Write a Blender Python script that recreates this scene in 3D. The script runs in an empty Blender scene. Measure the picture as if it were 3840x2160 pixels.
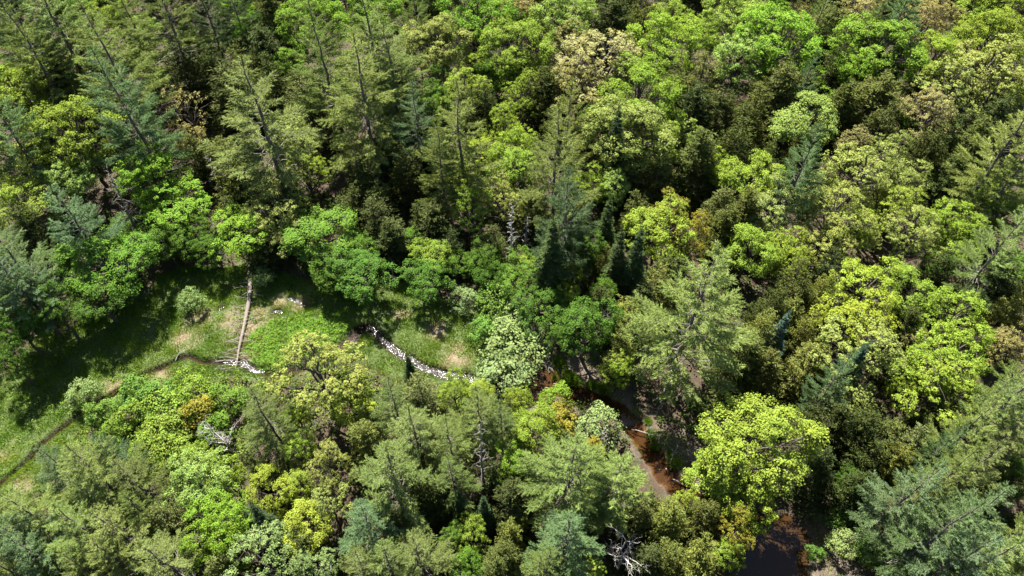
import bpy, math, random
import numpy as np
from mathutils import Vector

random.seed(7)
rng = np.random.default_rng(11)
R = math.radians
scene = bpy.context.scene
C = scene.collection

# ------------------------------------------------------------------ camera, sky, sun, exposure
CAM_H, PITCH, FPX = 75.0, R(51.0), 2557.0          # drone 75 m up, looking 51 degrees down; focal length in px of a 3840 px wide frame
cam = bpy.data.cameras.new('camera')
cam.sensor_width = 36.0
cam.lens = 36.0 * FPX / 3840.0
cam.clip_start, cam.clip_end = 1.0, 3000.0
cam_ob = bpy.data.objects.new('camera', cam)
C.objects.link(cam_ob)
cam_ob.location = (0, 0, CAM_H)
cam_ob.rotation_euler = (math.pi / 2 - PITCH, 0, 0)
scene.camera = cam_ob

SUN_EL, SUN_AZ = R(56.0), R(-18.0)                 # beyond the far trees, a little to the left
to_sun = Vector((math.sin(SUN_AZ) * math.cos(SUN_EL), math.cos(SUN_AZ) * math.cos(SUN_EL), math.sin(SUN_EL)))
world = bpy.data.worlds.new('World')
scene.world = world
world.use_nodes = True
wn = world.node_tree
sky = wn.nodes.new('ShaderNodeTexSky')
sky.sky_type = 'NISHITA'
sky.sun_disc = False
sky.sun_elevation, sky.sun_rotation = SUN_EL, SUN_AZ
wn.links.new(sky.outputs[0], wn.nodes['Background'].inputs[0])
wn.nodes['Background'].inputs[1].default_value = 0.05
sun = bpy.data.lights.new('sun', 'SUN')
sun.energy, sun.angle, sun.color = 5.0, R(0.53), (1.0, 0.955, 0.87)
sun_ob = bpy.data.objects.new('sun', sun)
C.objects.link(sun_ob)
sun_ob.rotation_euler = (-to_sun).to_track_quat('-Z', 'Y').to_euler()

vs = scene.view_settings
vs.view_transform, vs.look = 'Standard', 'None'
vs.exposure, vs.gamma = 1.75, 1.0
vs.use_curve_mapping = False
cy = scene.cycles
cy.max_bounces, cy.diffuse_bounces, cy.glossy_bounces, cy.transmission_bounces, cy.transparent_max_bounces = 4, 1, 2, 3, 6

# ------------------------------------------------------------------ picture <-> place
FW = np.array((0, math.cos(PITCH), -math.sin(PITCH)))
UP = np.array((0, math.sin(PITCH), math.cos(PITCH)))
def at(x, y, z=0.0):
    """the point at height z seen at pixel x, y of the 3840 x 2160 photograph"""
    d = FW * FPX + np.array((1.0, 0, 0)) * (x - 1920) + UP * (1080 - y)
    return np.array((0, 0, CAM_H)) + d * ((z - CAM_H) / d[2])
def to_px(P):
    d = np.asarray(P, float) - np.array((0, 0, CAM_H))
    k = FPX / (d @ FW)
    return 1920 + d[0] * k, 1080 - (d @ UP) * k
def depth(P): return float((P - np.array((0, 0, CAM_H))) @ FW)
TX = {'A': (0, 0), 'B': (1280, 0), 'C': (2560, 0), 'D': (0, 720), 'E': (1280, 720), 'F': (2560, 720), 'G': (0, 1440), 'H': (1280, 1440), 'I': (2560, 1440)}
def tp(t, u, v): return TX[t][0] + u * .4969, TX[t][1] + v * .4969
K = 3840 / 2576

# ------------------------------------------------------------------ mesh helpers
def mesh(name, parts, mats, smooth=False):
    """parts: list of (verts n x 3, faces m x k, material index, tint per face)"""
    vv = np.concatenate([np.asarray(p[0], np.float32) for p in parts])
    me = bpy.data.meshes.new(name)
    me.vertices.add(len(vv)); me.vertices.foreach_set('co', vv.ravel())
    loops, starts, mi, tint, off, ls = [], [], [], [], 0, 0
    for v, f, m, t in parts:
        f = np.asarray(f, np.int64); k = f.shape[1]
        loops.append((f + off).ravel()); starts.append(ls + np.arange(len(f)) * k)
        mi.append(np.full(len(f), m)); tint.append(np.broadcast_to(np.asarray(t, np.float32), (len(f),)))
        off += len(v); ls += f.size
    loops = np.concatenate(loops).astype(np.int32); starts = np.concatenate(starts).astype(np.int32)
    me.loops.add(len(loops)); me.loops.foreach_set('vertex_index', loops)
    me.polygons.add(len(starts)); me.polygons.foreach_set('loop_start', starts)
    me.polygons.foreach_set('material_index', np.concatenate(mi).astype(np.int32))
    if smooth: me.polygons.foreach_set('use_smooth', np.ones(len(starts), bool))
    a = me.attributes.new('tint', 'FLOAT', 'FACE'); a.data.foreach_set('value', np.concatenate(tint).astype(np.float32))
    for m in mats: me.materials.append(m)
    me.update(calc_edges=True)
    return me

def obj(name, me, parent=None, loc=None):
    o = bpy.data.objects.new(name, me); C.objects.link(o)
    if parent is not None: o.parent = parent
    if loc is not None: o.location = loc
    return o
def empty(name, loc, rz=0.0, sc=(1, 1, 1)):
    o = bpy.data.objects.new(name, None); C.objects.link(o)
    o.location, o.rotation_euler, o.scale = loc, (0, 0, rz), sc
    o.empty_display_size = .5
    return o
def tag(o, label=None, cat=None, group=None, kind=None):
    for k, v in (('label', label), ('category', cat), ('group', group), ('kind', kind)):
        if v: o[k] = v
    return o

def unit(a): return a / np.maximum(np.linalg.norm(a, axis=-1, keepdims=True), 1e-9)
def tube(path, rad, sides=5):
    path = np.asarray(path, float); n = len(path); rad = np.broadcast_to(np.asarray(rad, float), (n,))
    t = unit(np.gradient(path, axis=0)); ref = np.where(np.abs(t[:, 2:3]) > .9, [[1, 0, 0]], [[0, 0, 1]])
    a = unit(np.cross(t, ref)); b = np.cross(t, a)
    th = np.arange(sides) * 2 * math.pi / sides
    v = path[:, None] + rad[:, None, None] * (a[:, None] * np.cos(th)[None, :, None] + b[:, None] * np.sin(th)[None, :, None])
    i = np.arange(n - 1)[:, None] * sides; j = np.arange(sides)[None]; j2 = (j + 1) % sides
    f = np.stack([i + j, i + j2, i + sides + j2, i + sides + j], -1).reshape(-1, 4)
    return v.reshape(-1, 3), f
def tubes(lst, m=0, tint=.5): return [(*tube(p, r, s), m, tint) for p, r, s in lst]
def bend(p0, p1, sag=0.0, n=5, wob=0.0, g=rng):
    p0, p1 = np.asarray(p0, float), np.asarray(p1, float); t = np.linspace(0, 1, n)[:, None]
    p = p0 + (p1 - p0) * t; p[:, 2] += sag * np.sin(t[:, 0] * math.pi)
    if wob: p[1:-1] += g.normal(0, wob, (n - 2, 3))
    return p
def kites(pos, nrm, size, g, aspect=.75):
    """one leaf-like kite at each point"""
    n = len(pos); a = unit(np.cross(nrm, g.normal(size=(n, 3)))); b = unit(np.cross(nrm, a))
    s = np.broadcast_to(size, (n,))[:, None]
    v = np.stack([pos - a * s * .5, pos + b * s * .5 * aspect + a * s * .08, pos + a * s * .5, pos - b * s * .5 * aspect + a * s * .08], 1)
    return v.reshape(-1, 3), np.arange(4 * n).reshape(n, 4)
def blades(pos, d, length, width, g):
    """one thin triangle from each point along d"""
    n = len(pos); a = unit(np.cross(d, g.normal(size=(n, 3)) + [[0, 0, .8]]))
    L = np.broadcast_to(length, (n,))[:, None]; W = np.broadcast_to(width, (n,))[:, None]
    v = np.stack([pos - a * W * .5, pos + a * W * .5, pos + d * L], 1)
    return v.reshape(-1, 3), np.arange(3 * n).reshape(n, 3)
def vnoise(x, y, s, seed=0):
    """smooth value noise 0..1"""
    g = np.random.default_rng(seed).random((64, 64)); x = np.asarray(x) / s + 900.3; y = np.asarray(y) / s + 900.7
    i, j = np.floor(x).astype(int), np.floor(y).astype(int); u, v = x - i, y - j
    u, v = u * u * (3 - 2 * u), v * v * (3 - 2 * v); i0, i1, j0, j1 = i % 64, (i + 1) % 64, j % 64, (j + 1) % 64
    return (g[i0, j0] * (1 - u) + g[i1, j0] * u) * (1 - v) + (g[i0, j1] * (1 - u) + g[i1, j1] * u) * v
def inside(poly, x, y):
    r = np.zeros(np.shape(x), bool); n = len(poly)
    for k in range(n):
        (x0, y0), (x1, y1) = poly[k], poly[(k + 1) % n]
        r ^= ((y0 > y) != (y1 > y)) & (x < (x1 - x0) * (y - y0) / (y1 - y0 + 1e-12) + x0)
    return r
def seg_dist(pts, x, y, val=None):
    """distance to a polyline, and the value interpolated along it"""
    best = np.full(np.shape(x), 1e9); bv = np.zeros(np.shape(x))
    for k in range(len(pts) - 1):
        ax, ay = pts[k][:2]; bx, by = pts[k + 1][:2]; dx, dy = bx - ax, by - ay
        t = np.clip(((x - ax) * dx + (y - ay) * dy) / (dx * dx + dy * dy + 1e-9), 0, 1)
        d = np.hypot(x - ax - t * dx, y - ay - t * dy)
        if val is not None: bv = np.where(d < best, val[k] + (val[k + 1] - val[k]) * t, bv)
        best = np.minimum(best, d)
    return best, bv

# ------------------------------------------------------------------ materials
def mat(name):
    m = bpy.data.materials.new(name); m.use_nodes = True
    nt = m.node_tree; nt.nodes.clear()
    out = nt.nodes.new('ShaderNodeOutputMaterial')
    return m, nt, out
def N(nt, t, **kw):
    n = nt.nodes.new(t)
    for k, v in kw.items(): setattr(n, k, v)
    return n
def mixc(nt, fac, a, b, blend='MIX'):
    n = N(nt, 'ShaderNodeMix', data_type='RGBA', blend_type=blend)
    for sock, v in ((n.inputs[0], fac), (n.inputs[6], a), (n.inputs[7], b)):
        if isinstance(v, bpy.types.NodeSocket): nt.links.new(v, sock)
        elif isinstance(v, (int, float)): sock.default_value = v
        else: sock.default_value = (*v, 1)
    return n.outputs[2]
def math_(nt, op, a, b=None, c=None):
    n = N(nt, 'ShaderNodeMath', operation=op)
    for s, v in zip(n.inputs, (a, b, c)):
        if v is None: continue
        if isinstance(v, bpy.types.NodeSocket): nt.links.new(v, s)
        else: s.default_value = v
    return n.outputs[0]
def ramp(nt, fac, stops):
    n = N(nt, 'ShaderNodeValToRGB'); nt.links.new(fac, n.inputs[0])
    e = n.color_ramp.elements
    while len(e) < len(stops): e.new(.5)
    for k, (p, c) in enumerate(stops): e[k].position = p; e[k].color = (*c, 1)
    return n.outputs[0]
def noise(nt, scale, detail=4, vec=None, rough=.55):
    n = N(nt, 'ShaderNodeTexNoise'); n.inputs['Scale'].default_value = scale; n.inputs['Detail'].default_value = detail; n.inputs['Roughness'].default_value = rough
    if vec is not None: nt.links.new(vec, n.inputs['Vector'])
    return n.outputs['Fac']
def attr(nt, name):
    return N(nt, 'ShaderNodeAttribute', attribute_name=name).outputs['Fac']

def foliage_mat(name, trans=.38, gloss=.05, rough=.45, spread=.55, hue=.035, fixed=None):
    m, nt, out = mat(name); L = nt.links.new
    base = N(nt, 'ShaderNodeObjectInfo').outputs['Color'] if fixed is None else fixed
    t = attr(nt, 'tint')
    hs = N(nt, 'ShaderNodeHueSaturation')
    if fixed is None: L(base, hs.inputs['Color'])
    else:
        L(ramp(nt, t, fixed), hs.inputs['Color'])
    # leaf-to-leaf variation of the leaves' own colour
    r = math_(nt, 'FRACT', math_(nt, 'MULTIPLY', t, 7.31))
    L(math_(nt, 'MULTIPLY_ADD', r, hue, .5 - hue / 2), hs.inputs['Hue'])
    L(math_(nt, 'MULTIPLY_ADD', t if fixed is None else r, spread, 1 - spread / 2), hs.inputs['Value'])
    col = hs.outputs[0]
    d = N(nt, 'ShaderNodeBsdfDiffuse'); L(col, d.inputs[0])
    tr = N(nt, 'ShaderNodeBsdfTranslucent'); L(mixc(nt, 1.0, col, (1.15, 1.12, .55), 'MULTIPLY'), tr.inputs[0])
    gl = N(nt, 'ShaderNodeBsdfGlossy'); gl.inputs['Roughness'].default_value = rough; gl.inputs[0].default_value = (.9, .95, .9, 1)
    m1 = N(nt, 'ShaderNodeMixShader'); m1.inputs[0].default_value = trans; L(d.outputs[0], m1.inputs[1]); L(tr.outputs[0], m1.inputs[2])
    m2 = N(nt, 'ShaderNodeMixShader'); m2.inputs[0].default_value = gloss; L(m1.outputs[0], m2.inputs[1]); L(gl.outputs[0], m2.inputs[2])
    L(m2.outputs[0], out.inputs[0])
    return m
def wood_mat(name, c0, c1, scale=6.0):
    m, nt, out = mat(name); L = nt.links.new
    tc = N(nt, 'ShaderNodeTexCoord'); mp = N(nt, 'ShaderNodeMapping'); mp.inputs['Scale'].default_value = (1, 1, .25); L(tc.outputs['Object'], mp.inputs[0])
    f = noise(nt, scale, 5, mp.outputs[0], .65)
    b = N(nt, 'ShaderNodeBsdfPrincipled'); L(ramp(nt, f, [(.3, c0), (.7, c1)]), b.inputs['Base Color']); b.inputs['Roughness'].default_value = .9
    bp = N(nt, 'ShaderNodeBump'); bp.inputs['Strength'].default_value = .6; bp.inputs['Distance'].default_value = .05; L(f, bp.inputs['Height']); L(bp.outputs[0], b.inputs['Normal'])
    L(b.outputs[0], out.inputs[0])
    return m
LEAF = foliage_mat('leaf', .27, .002, .5, .7, .04)
NEEDLE = foliage_mat('needle', .22, .003, .5, .5, .025)
SPRAY = foliage_mat('spray', .24, .002, .5, .7, .05)
BARK = wood_mat('bark', (.045, .035, .028), (.13, .105, .085))
PINE_BARK = wood_mat('pine_bark', (.05, .042, .037), (.17, .145, .125))
DEADWOOD = wood_mat('weathered_wood', (.17, .155, .14), (.42, .39, .35))
LOGWOOD = wood_mat('fallen_wood', (.10, .078, .06), (.27, .23, .19))
GRASS = foliage_mat('grass_blade', .3, .003, .5, .5, .03, fixed=[(0, (.06, .14, .016)), (.3, (.14, .25, .026)), (.55, (.22, .31, .04)), (.75, (.29, .29, .075)), (1, (.42, .34, .20))])

# ------------------------------------------------------------------ streams and open ground (pixels of the photograph, laid on the ground)
def line(pts): return [tuple(at(x * K, y * K)[:2]) for x, y in pts]
creek_px = [(-120, 1330), (-40, 1250), (10, 1208), (60, 1168), (110, 1112), (190, 1052), (220, 1026), (275, 997), (330, 961), (365, 938), (420, 918), (470, 895), (500, 906), (540, 912), (580, 911), (610, 914), (640, 929), (690, 938), (760, 925), (830, 885), (885, 852)]
creek_hw = [.2, .2, .2, .16, .16, .18, .22, .26, .22, .18, .2, .22, .3, .32, .34, .42, .4, .45, .3, .3, .5]
run_px = [(885, 852), (905, 828), (928, 822), (958, 848), (985, 874), (1020, 897), (1060, 921), (1110, 938), (1165, 948), (1240, 962), (1320, 975), (1362, 955), (1420, 978), (1500, 1006), (1550, 1030), (1590, 1066), (1622, 1108), (1650, 1152), (1690, 1206), (1740, 1250), (1800, 1285), (1880, 1325), (1960, 1362), (1948, 1410), (1925, 1460), (1890, 1540)]
run_hw = [.8, .75, .5, .48, .5, .55, .55, .5, .5, .8, 1.5, 1.7, 1.15, 1.05, 1.1, 1.05, 1.05, 1.15, 1.2, 1.4, 1.6, 2.2, 3.1, 3.0, 2.7, 2.8]
def densify(px, hw, n=6):
    P = np.array(line(px)); out, h = [], []
    for k in range(len(P) - 1):
        p0, p1, p2, p3 = P[max(k - 1, 0)], P[k], P[k + 1], P[min(k + 2, len(P) - 1)]
        for t in np.arange(n) / n:
            out.append(.5 * (2 * p1 + (p2 - p0) * t + (2 * p0 - 5 * p1 + 4 * p2 - p3) * t * t + (3 * p1 - p0 - 3 * p2 + p3) * t ** 3))
            h.append(hw[k] + (hw[k + 1] - hw[k]) * t)
    out.append(P[-1]); h.append(hw[-1])
    h = np.array(h) * (1 + .22 * np.sin(np.arange(len(h)) * 1.9) * np.cos(np.arange(len(h)) * .7))
    return [tuple(p) for p in out], list(h)
creek, creek_w = densify(creek_px, creek_hw)
run, run_w = densify(run_px, run_hw)
bogs = [densify([(a, b), (a + dx, b + dy)], [.24, .2], 3) for a, b, dx, dy in ((742, 752, 12, 10), (762, 766, 8, 4), (688, 784, 10, -3), (702, 781, 5, 4), (728, 748, 6, 3), (560, 770, -6, 4))]
pool, pool_w = densify([(1368, 938), (1375, 960), (1350, 990)], [.75, 1.2, 1.1])
meadow = line([(-60, 1420), (-60, 1050), (40, 900), (100, 850), (210, 800), (380, 745), (395, 690), (470, 672), (560, 675), (640, 655), (740, 695), (820, 720), (900, 745), (980, 690), (1050, 735), (1150, 765), (1210, 800), (1235, 840), (1240, 930), (1190, 975), (1000, 965), (900, 915), (820, 905), (720, 955), (560, 945), (470, 975), (300, 1030), (230, 1080), (170, 1150), (60, 1270), (0, 1400)])
bank = line([(1330, 900), (1360, 870), (1480, 865), (1560, 900), (1580, 1000), (1660, 1080), (1730, 1100), (1790, 1180), (1800, 1270), (1700, 1260), (1640, 1170), (1560, 1090), (1520, 1060), (1440, 1020), (1350, 1050), (1310, 1060), (1290, 1000)])
sandbar = line([(2050, 1285), (2110, 1290), (2180, 1340), (2260, 1400), (2300, 1520), (1960, 1540), (1965, 1440), (2000, 1430), (2060, 1420), (2045, 1350)])
shade_flat = line([(1990, 1200), (2150, 1190), (2160, 1290), (2050, 1300)])
drypatch = [(at(x * K, y * K)[:2], r) for x, y, r in [(625, 830, 3.2), (585, 800, 2.2), (660, 790, 2.4), (500, 800, 1.8), (470, 850, 2.0), (610, 900, 2), (700, 760, 1.8), (755, 765, 1.5), (1150, 900, 2.2), (1100, 830, 1.6), (1010, 790, 1.3), (400, 950, 1.6), (290, 970, 1.8), (60, 1220, 1.5), (20, 1140, 1.5), (1130, 925, 1.5), (240, 1010, 1.2)]]
def water_info(x, y):
    d = np.full(np.shape(x), 99.0); hw = np.full(np.shape(x), .5)
    for p, w in ((creek, creek_w), (run, run_w), (pool, pool_w), *bogs):
        dd, ww = seg_dist(p, x, y, w); better = dd - ww < d - hw
        d, hw = np.where(better, dd, d), np.where(better, ww, hw)
    return d, hw
def ground_z(x, y):
    d, hw = water_info(x, y)
    z = (vnoise(x, y, 7.0, 3) - .5) * .22 + (vnoise(x, y, 1.6, 4) - .5) * .16
    e = d - hw; rim = np.where(hw > .6, .75, .35)
    k = np.clip(e / rim, 0, 1); k = k * k * (3 - 2 * k)
    bedz = -.34 - .3 * np.clip(-e / np.maximum(hw, .1), 0, 1)
    return np.where(e > 0, bedz * (1 - k) + z * k, bedz)

# the ground: one sheet, fine where it is open, coarse towards the horizon
def steps(a0, a1, b0, b1, fine, far):
    s = list(np.arange(a0, a1, fine))
    lo, hi, k = [], [], 1.0
    x = a0
    while x > b0: x -= k; lo.append(x); k *= 1.25
    x, k = s[-1], 1.0
    while x < b1: x += k; hi.append(x); k *= 1.25
    return np.array(lo[::-1] + s + hi)
gx = steps(-66, 48, -900, 900, .34, 0); gy = steps(24, 84, -600, 1400, .34, 0)
X, Y = np.meshgrid(gx, gy); Z = ground_z(X, Y)
nx, ny = len(gx), len(gy)
idx = np.arange(nx * ny).reshape(ny, nx)
F4 = np.stack([idx[:-1, :-1], idx[:-1, 1:], idx[1:, 1:], idx[1:, :-1]], -1).reshape(-1, 4)
def ground_mat():
    m, nt, out = mat('ground'); L = nt.links.new
    tc = N(nt, 'ShaderNodeTexCoord').outputs['Object']
    n1, n2, n3 = noise(nt, .8, 6, tc, .65), noise(nt, 5.0, 5, tc, .7), noise(nt, .25, 3, tc)
    litter = ramp(nt, n2, [(.25, (.02, .014, .009)), (.5, (.055, .035, .02)), (.75, (.10, .066, .038))])
    moss = ramp(nt, n2, [(.3, (.022, .034, .012)), (.7, (.06, .085, .026))])
    floor = mixc(nt, ramp(nt, n1, [(.5, (0, 0, 0)), (.62, (.7, .7, .7))]), litter, moss)
    turf = ramp(nt, n2, [(.3, (.04, .065, .016)), (.55, (.085, .12, .028)), (.8, (.16, .155, .065))])
    dry = ramp(nt, n2, [(.3, (.13, .095, .06)), (.7, (.3, .235, .15))])
    mud = ramp(nt, math_(nt, 'MULTIPLY_ADD', n2, .55, math_(nt, 'MULTIPLY', n1, .45)), [(.3, (.045, .033, .024)), (.5, (.12, .092, .068)), (.72, (.27, .22, .165))])
    bed = ramp(nt, n2, [(.3, (.02, .011, .006)), (.55, (.05, .026, .011)), (.8, (.085, .048, .022))])
    c = mixc(nt, attr(nt, 'meadow'), floor, turf)
    c = mixc(nt, attr(nt, 'dry'), c, dry)
    c = mixc(nt, attr(nt, 'mud'), c, mud)
    c = mixc(nt, attr(nt, 'bed'), c, bed)
    c = mixc(nt, attr(nt, 'silt'), c, (.028, .02, .014))
    b = N(nt, 'ShaderNodeBsdfPrincipled'); L(c, b.inputs['Base Color']); b.inputs['Roughness'].default_value = .92
    bp = N(nt, 'ShaderNodeBump'); bp.inputs['Strength'].default_value = .8; bp.inputs['Distance'].default_value = .12; L(n2, bp.inputs['Height']); L(bp.outputs[0], b.inputs['Normal'])
    L(b.outputs[0], out.inputs[0])
    return m
me = mesh('ground', [(np.stack([X, Y, Z], -1).reshape(-1, 3), F4, 0, .5)], [ground_mat()], smooth=True)
xf, yf = X.ravel(), Y.ravel()
wd, whw = water_info(xf, yf); edge = wd - whw
inm = inside(meadow, xf, yf); dm = seg_dist(meadow + meadow[:1], xf, yf)[0] * np.where(inm, 1, -1)
inm = np.clip(.5 + dm / 1.6 + (vnoise(xf, yf, 1.3, 12) - .5) * 1.6, 0, 1)
dryv = np.zeros_like(xf)
for (c, r) in drypatch: dryv = np.maximum(dryv, np.clip(1.3 - np.hypot(xf - c[0], yf - c[1]) / r, 0, 1))
dryv *= np.clip(vnoise(xf, yf, .9, 8) * 2 - .3, 0, 1)
inb = np.maximum(*[np.clip(.5 + seg_dist(pl + pl[:1], xf, yf)[0] * np.where(inside(pl, xf, yf), 1, -1) / 1.5 + (vnoise(xf, yf, 1.1, 13) - .5) * 1.5, 0, 1) for pl in (bank, sandbar)])
mudv = np.maximum(inb * np.clip(vnoise(xf, yf, 2.2, 9) * 1.6 + .1, 0, 1), np.clip(1 - edge / .5, 0, 1) * (edge > 0) * .8 * (.25 + .75 / (1 + np.exp(-(xf - at(1270 * K, 960 * K)[0]) * .6))))
east = 1 / (1 + np.exp(-(xf - at(1270 * K, 960 * K)[0]) * .6))       # the bed is rust-brown below the riffle, dark silt above it
pond_c = at(1950 * K, 1405 * K); pondv = np.clip(1.6 - np.hypot(xf - pond_c[0], yf - pond_c[1]) / 6, 0, 1)
bedv = np.clip(1 - (edge + .1) / .2, 0, 1) * east * (1 - .8 * pondv); silt = np.clip(1 - (edge - .15) / .45, 0, 1) * np.maximum(1 - east, .85 * pondv)
for nme, val in (('meadow', inm), ('dry', dryv), ('mud', mudv), ('bed', bedv), ('silt', silt)):
    a = me.attributes.new(nme, 'FLOAT', 'POINT'); a.data.foreach_set('value', val.astype(np.float32))
tag(obj('ground', me), kind='structure')

# water: a clear tea-coloured sheet between the banks, rippled where it runs fast
def water_mat(name):
    m, nt, out = mat(name); L = nt.links.new
    tc = N(nt, 'ShaderNodeTexCoord').outputs['Object']
    fast = attr(nt, 'fast')
    h = noise(nt, 5.5, 4, tc, .6)
    bp = N(nt, 'ShaderNodeBump'); bp.inputs['Distance'].default_value = .15; L(h, bp.inputs['Height']); L(math_(nt, 'MULTIPLY_ADD', fast, .40, .035), bp.inputs['Strength'])
    t = N(nt, 'ShaderNodeBsdfTransparent'); L(mixc(nt, fast, (.90, .74, .54), (.62, .52, .43)), t.inputs[0])
    g = N(nt, 'ShaderNodeBsdfGlossy'); L(math_(nt, 'MULTIPLY_ADD', fast, .055, .035), g.inputs['Roughness']); L(bp.outputs[0], g.inputs['Normal'])
    fr = N(nt, 'ShaderNodeFresnel'); fr.inputs[0].default_value = 1.33; L(bp.outputs[0], fr.inputs['Normal'])
    mx = N(nt, 'ShaderNodeMixShader'); L(math_(nt, 'MULTIPLY', fr.outputs[0], 1.25), mx.inputs[0]); L(t.outputs[0], mx.inputs[1]); L(g.outputs[0], mx.inputs[2])
    L(mx.outputs[0], out.inputs[0])
    return m
def water_sheet():
    E2 = edge.reshape(ny, nx); near = E2 < .34
    keep = near[:-1, :-1] | near[:-1, 1:] | near[1:, 1:] | near[1:, :-1]
    f = F4[keep.ravel()]; used, inv = np.unique(f.ravel(), return_inverse=True)
    v = np.stack([xf[used], yf[used], np.full(len(used), -.265)], -1)
    w = mesh('stream_water', [(v, inv.reshape(-1, 4), 0, .5)], [water_mat('stream_water')], True)
    a0, a1 = at(930 * K, 825 * K)[:2], at(1170 * K, 948 * K)[:2]
    dr = seg_dist(run[12:50], v[:, 0], v[:, 1])[0]; db = np.min([seg_dist(b_[0], v[:, 0], v[:, 1])[0] for b_ in bogs], axis=0)
    tip = at(615 * K, 912 * K)[:2]
    fastv = np.maximum(np.clip(2.2 - dr / .6, 0, 1), np.maximum(np.clip(2 - db, 0, 1), np.clip(1.5 - np.hypot(v[:, 0] - tip[0], v[:, 1] - tip[1]) / 2.5, 0, 1)))
    a = w.attributes.new('fast', 'FLOAT', 'POINT'); a.data.foreach_set('value', fastv.astype(np.float32))
    tag(obj('stream_water', w), kind='structure')
water_sheet()

# ------------------------------------------------------------------ tree kinds (each a trunk mesh and a crown mesh, shared by the copies)
def fib(n, g, lo=-.3, jit=.18):
    z = lo + (1 - lo) * (np.arange(n) + .5) / n; a = np.arange(n) * 2.39996 + g.random() * 6.28
    r = np.sqrt(np.maximum(0, 1 - z * z)); return unit(np.stack([r * np.cos(a), r * np.sin(a), z], -1) + g.normal(0, jit, (n, 3)))

def broadleaf(seed, W=9.0, H=15.0, lobes=16, per=26, leaves=48, leaf=.225, clump=.115, low=.2, gap=.12, stems=1, lobe_r=.42, droop=.0):
    g = np.random.default_rng(seed); Rr = W / 2; zc = H * (1 + low) / 2; hz = H * (1 - low) / 2
    dirs = fib(lobes, g, -.45); ell = np.array((Rr, Rr, hz))
    reach = g.uniform(.36, .80, (lobes, 1)); lc = dirs * ell * reach; lr = Rr * lobe_r * g.uniform(.55, 1.25, lobes)
    lc[:, :2] *= g.uniform(.82, 1.2, 2); lc[:, 2] += hz * .16 * np.sin(np.arctan2(dirs[:, 1], dirs[:, 0]) * 2 + seed)
    wood, P, Nn, T = [], [], [], []
    r0 = .02 * H
    bases = [(0, 0)] if stems == 1 else [tuple(g.normal(0, .12 * W, 2)) for _ in range(stems)]
    for bx, by in bases:
        top = np.array((g.normal(0, .2), g.normal(0, .2), zc * (1.02 if stems == 1 else .95)))
        wood.append((bend((bx, by, -.5), top, 0, 7, .06 * r0 * 10, g), np.linspace(r0 / math.sqrt(stems), r0 * .35, 7), 7))
    for k in range(lobes):
        c = lc[k] + (0, 0, zc); s = np.array((0, 0, max(H * low * .8, c[2] - hz * g.uniform(.35, .8))))
        if stems > 1: s = np.array((*bases[k % stems], H * .12))
        pth = bend(s, c + dirs[k] * lr[k] * .5, .05 * H * (1 if dirs[k][2] < .3 else -.2), 6, .10, g)
        wood.append((pth, np.linspace(r0 * .42, r0 * .08, 6), 5))
        d2 = fib(per, g, -.6, .3); keep = (d2 @ dirs[k] > -.25) & (g.random(per) > gap); d2 = d2[keep]
        cc = c + d2 * (lr[k] * g.uniform(.72, 1.12, (len(d2), 1))) * (1, 1, .82)
        for q in range(len(cc)):
            if g.random() < .5: wood.append((bend(pth[g.integers(2, 6)], cc[q], .1, 3), np.array((r0 * .12, r0 * .07, r0 * .03)), 3))
            nl = max(6, int(leaves * g.uniform(.6, 1.4))); cr = clump * W * .5 * g.uniform(.7, 1.5)
            o = unit(g.normal(size=(nl, 3)) + (0, 0, .35)) * (g.random((nl, 1)) ** .45)
            P.append(cc[q] + o * cr * (1.15, 1.15, .62) - np.array((0, 0, droop)) * g.random((nl, 1)))
            Nn.append(unit(o * .6 + np.array((0, 0, .48)) + d2[q] * .6 + g.normal(0, .42, (nl, 3))))
            T.append(np.clip(g.normal(.5, .12) + g.normal(0, .16, nl), 0, 1))
    P, Nn, T = map(np.concatenate, (P, Nn, T)); P[:, 2] = np.maximum(P[:, 2], .15)
    # bring the crown to its nominal width
    v, f = kites(P, Nn, leaf * g.uniform(.65, 1.3, len(P)), g)
    q = np.quantile(np.hypot(P[:, 0], P[:, 1]), .97) / Rr
    v[:, :2] /= q
    return mesh('trunk', tubes([(p / (q, q, 1), r, s) for p, r, s in wood]), [BARK], True), mesh('crown', [(v, f, 0, T)], [LEAF]), W, H

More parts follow.
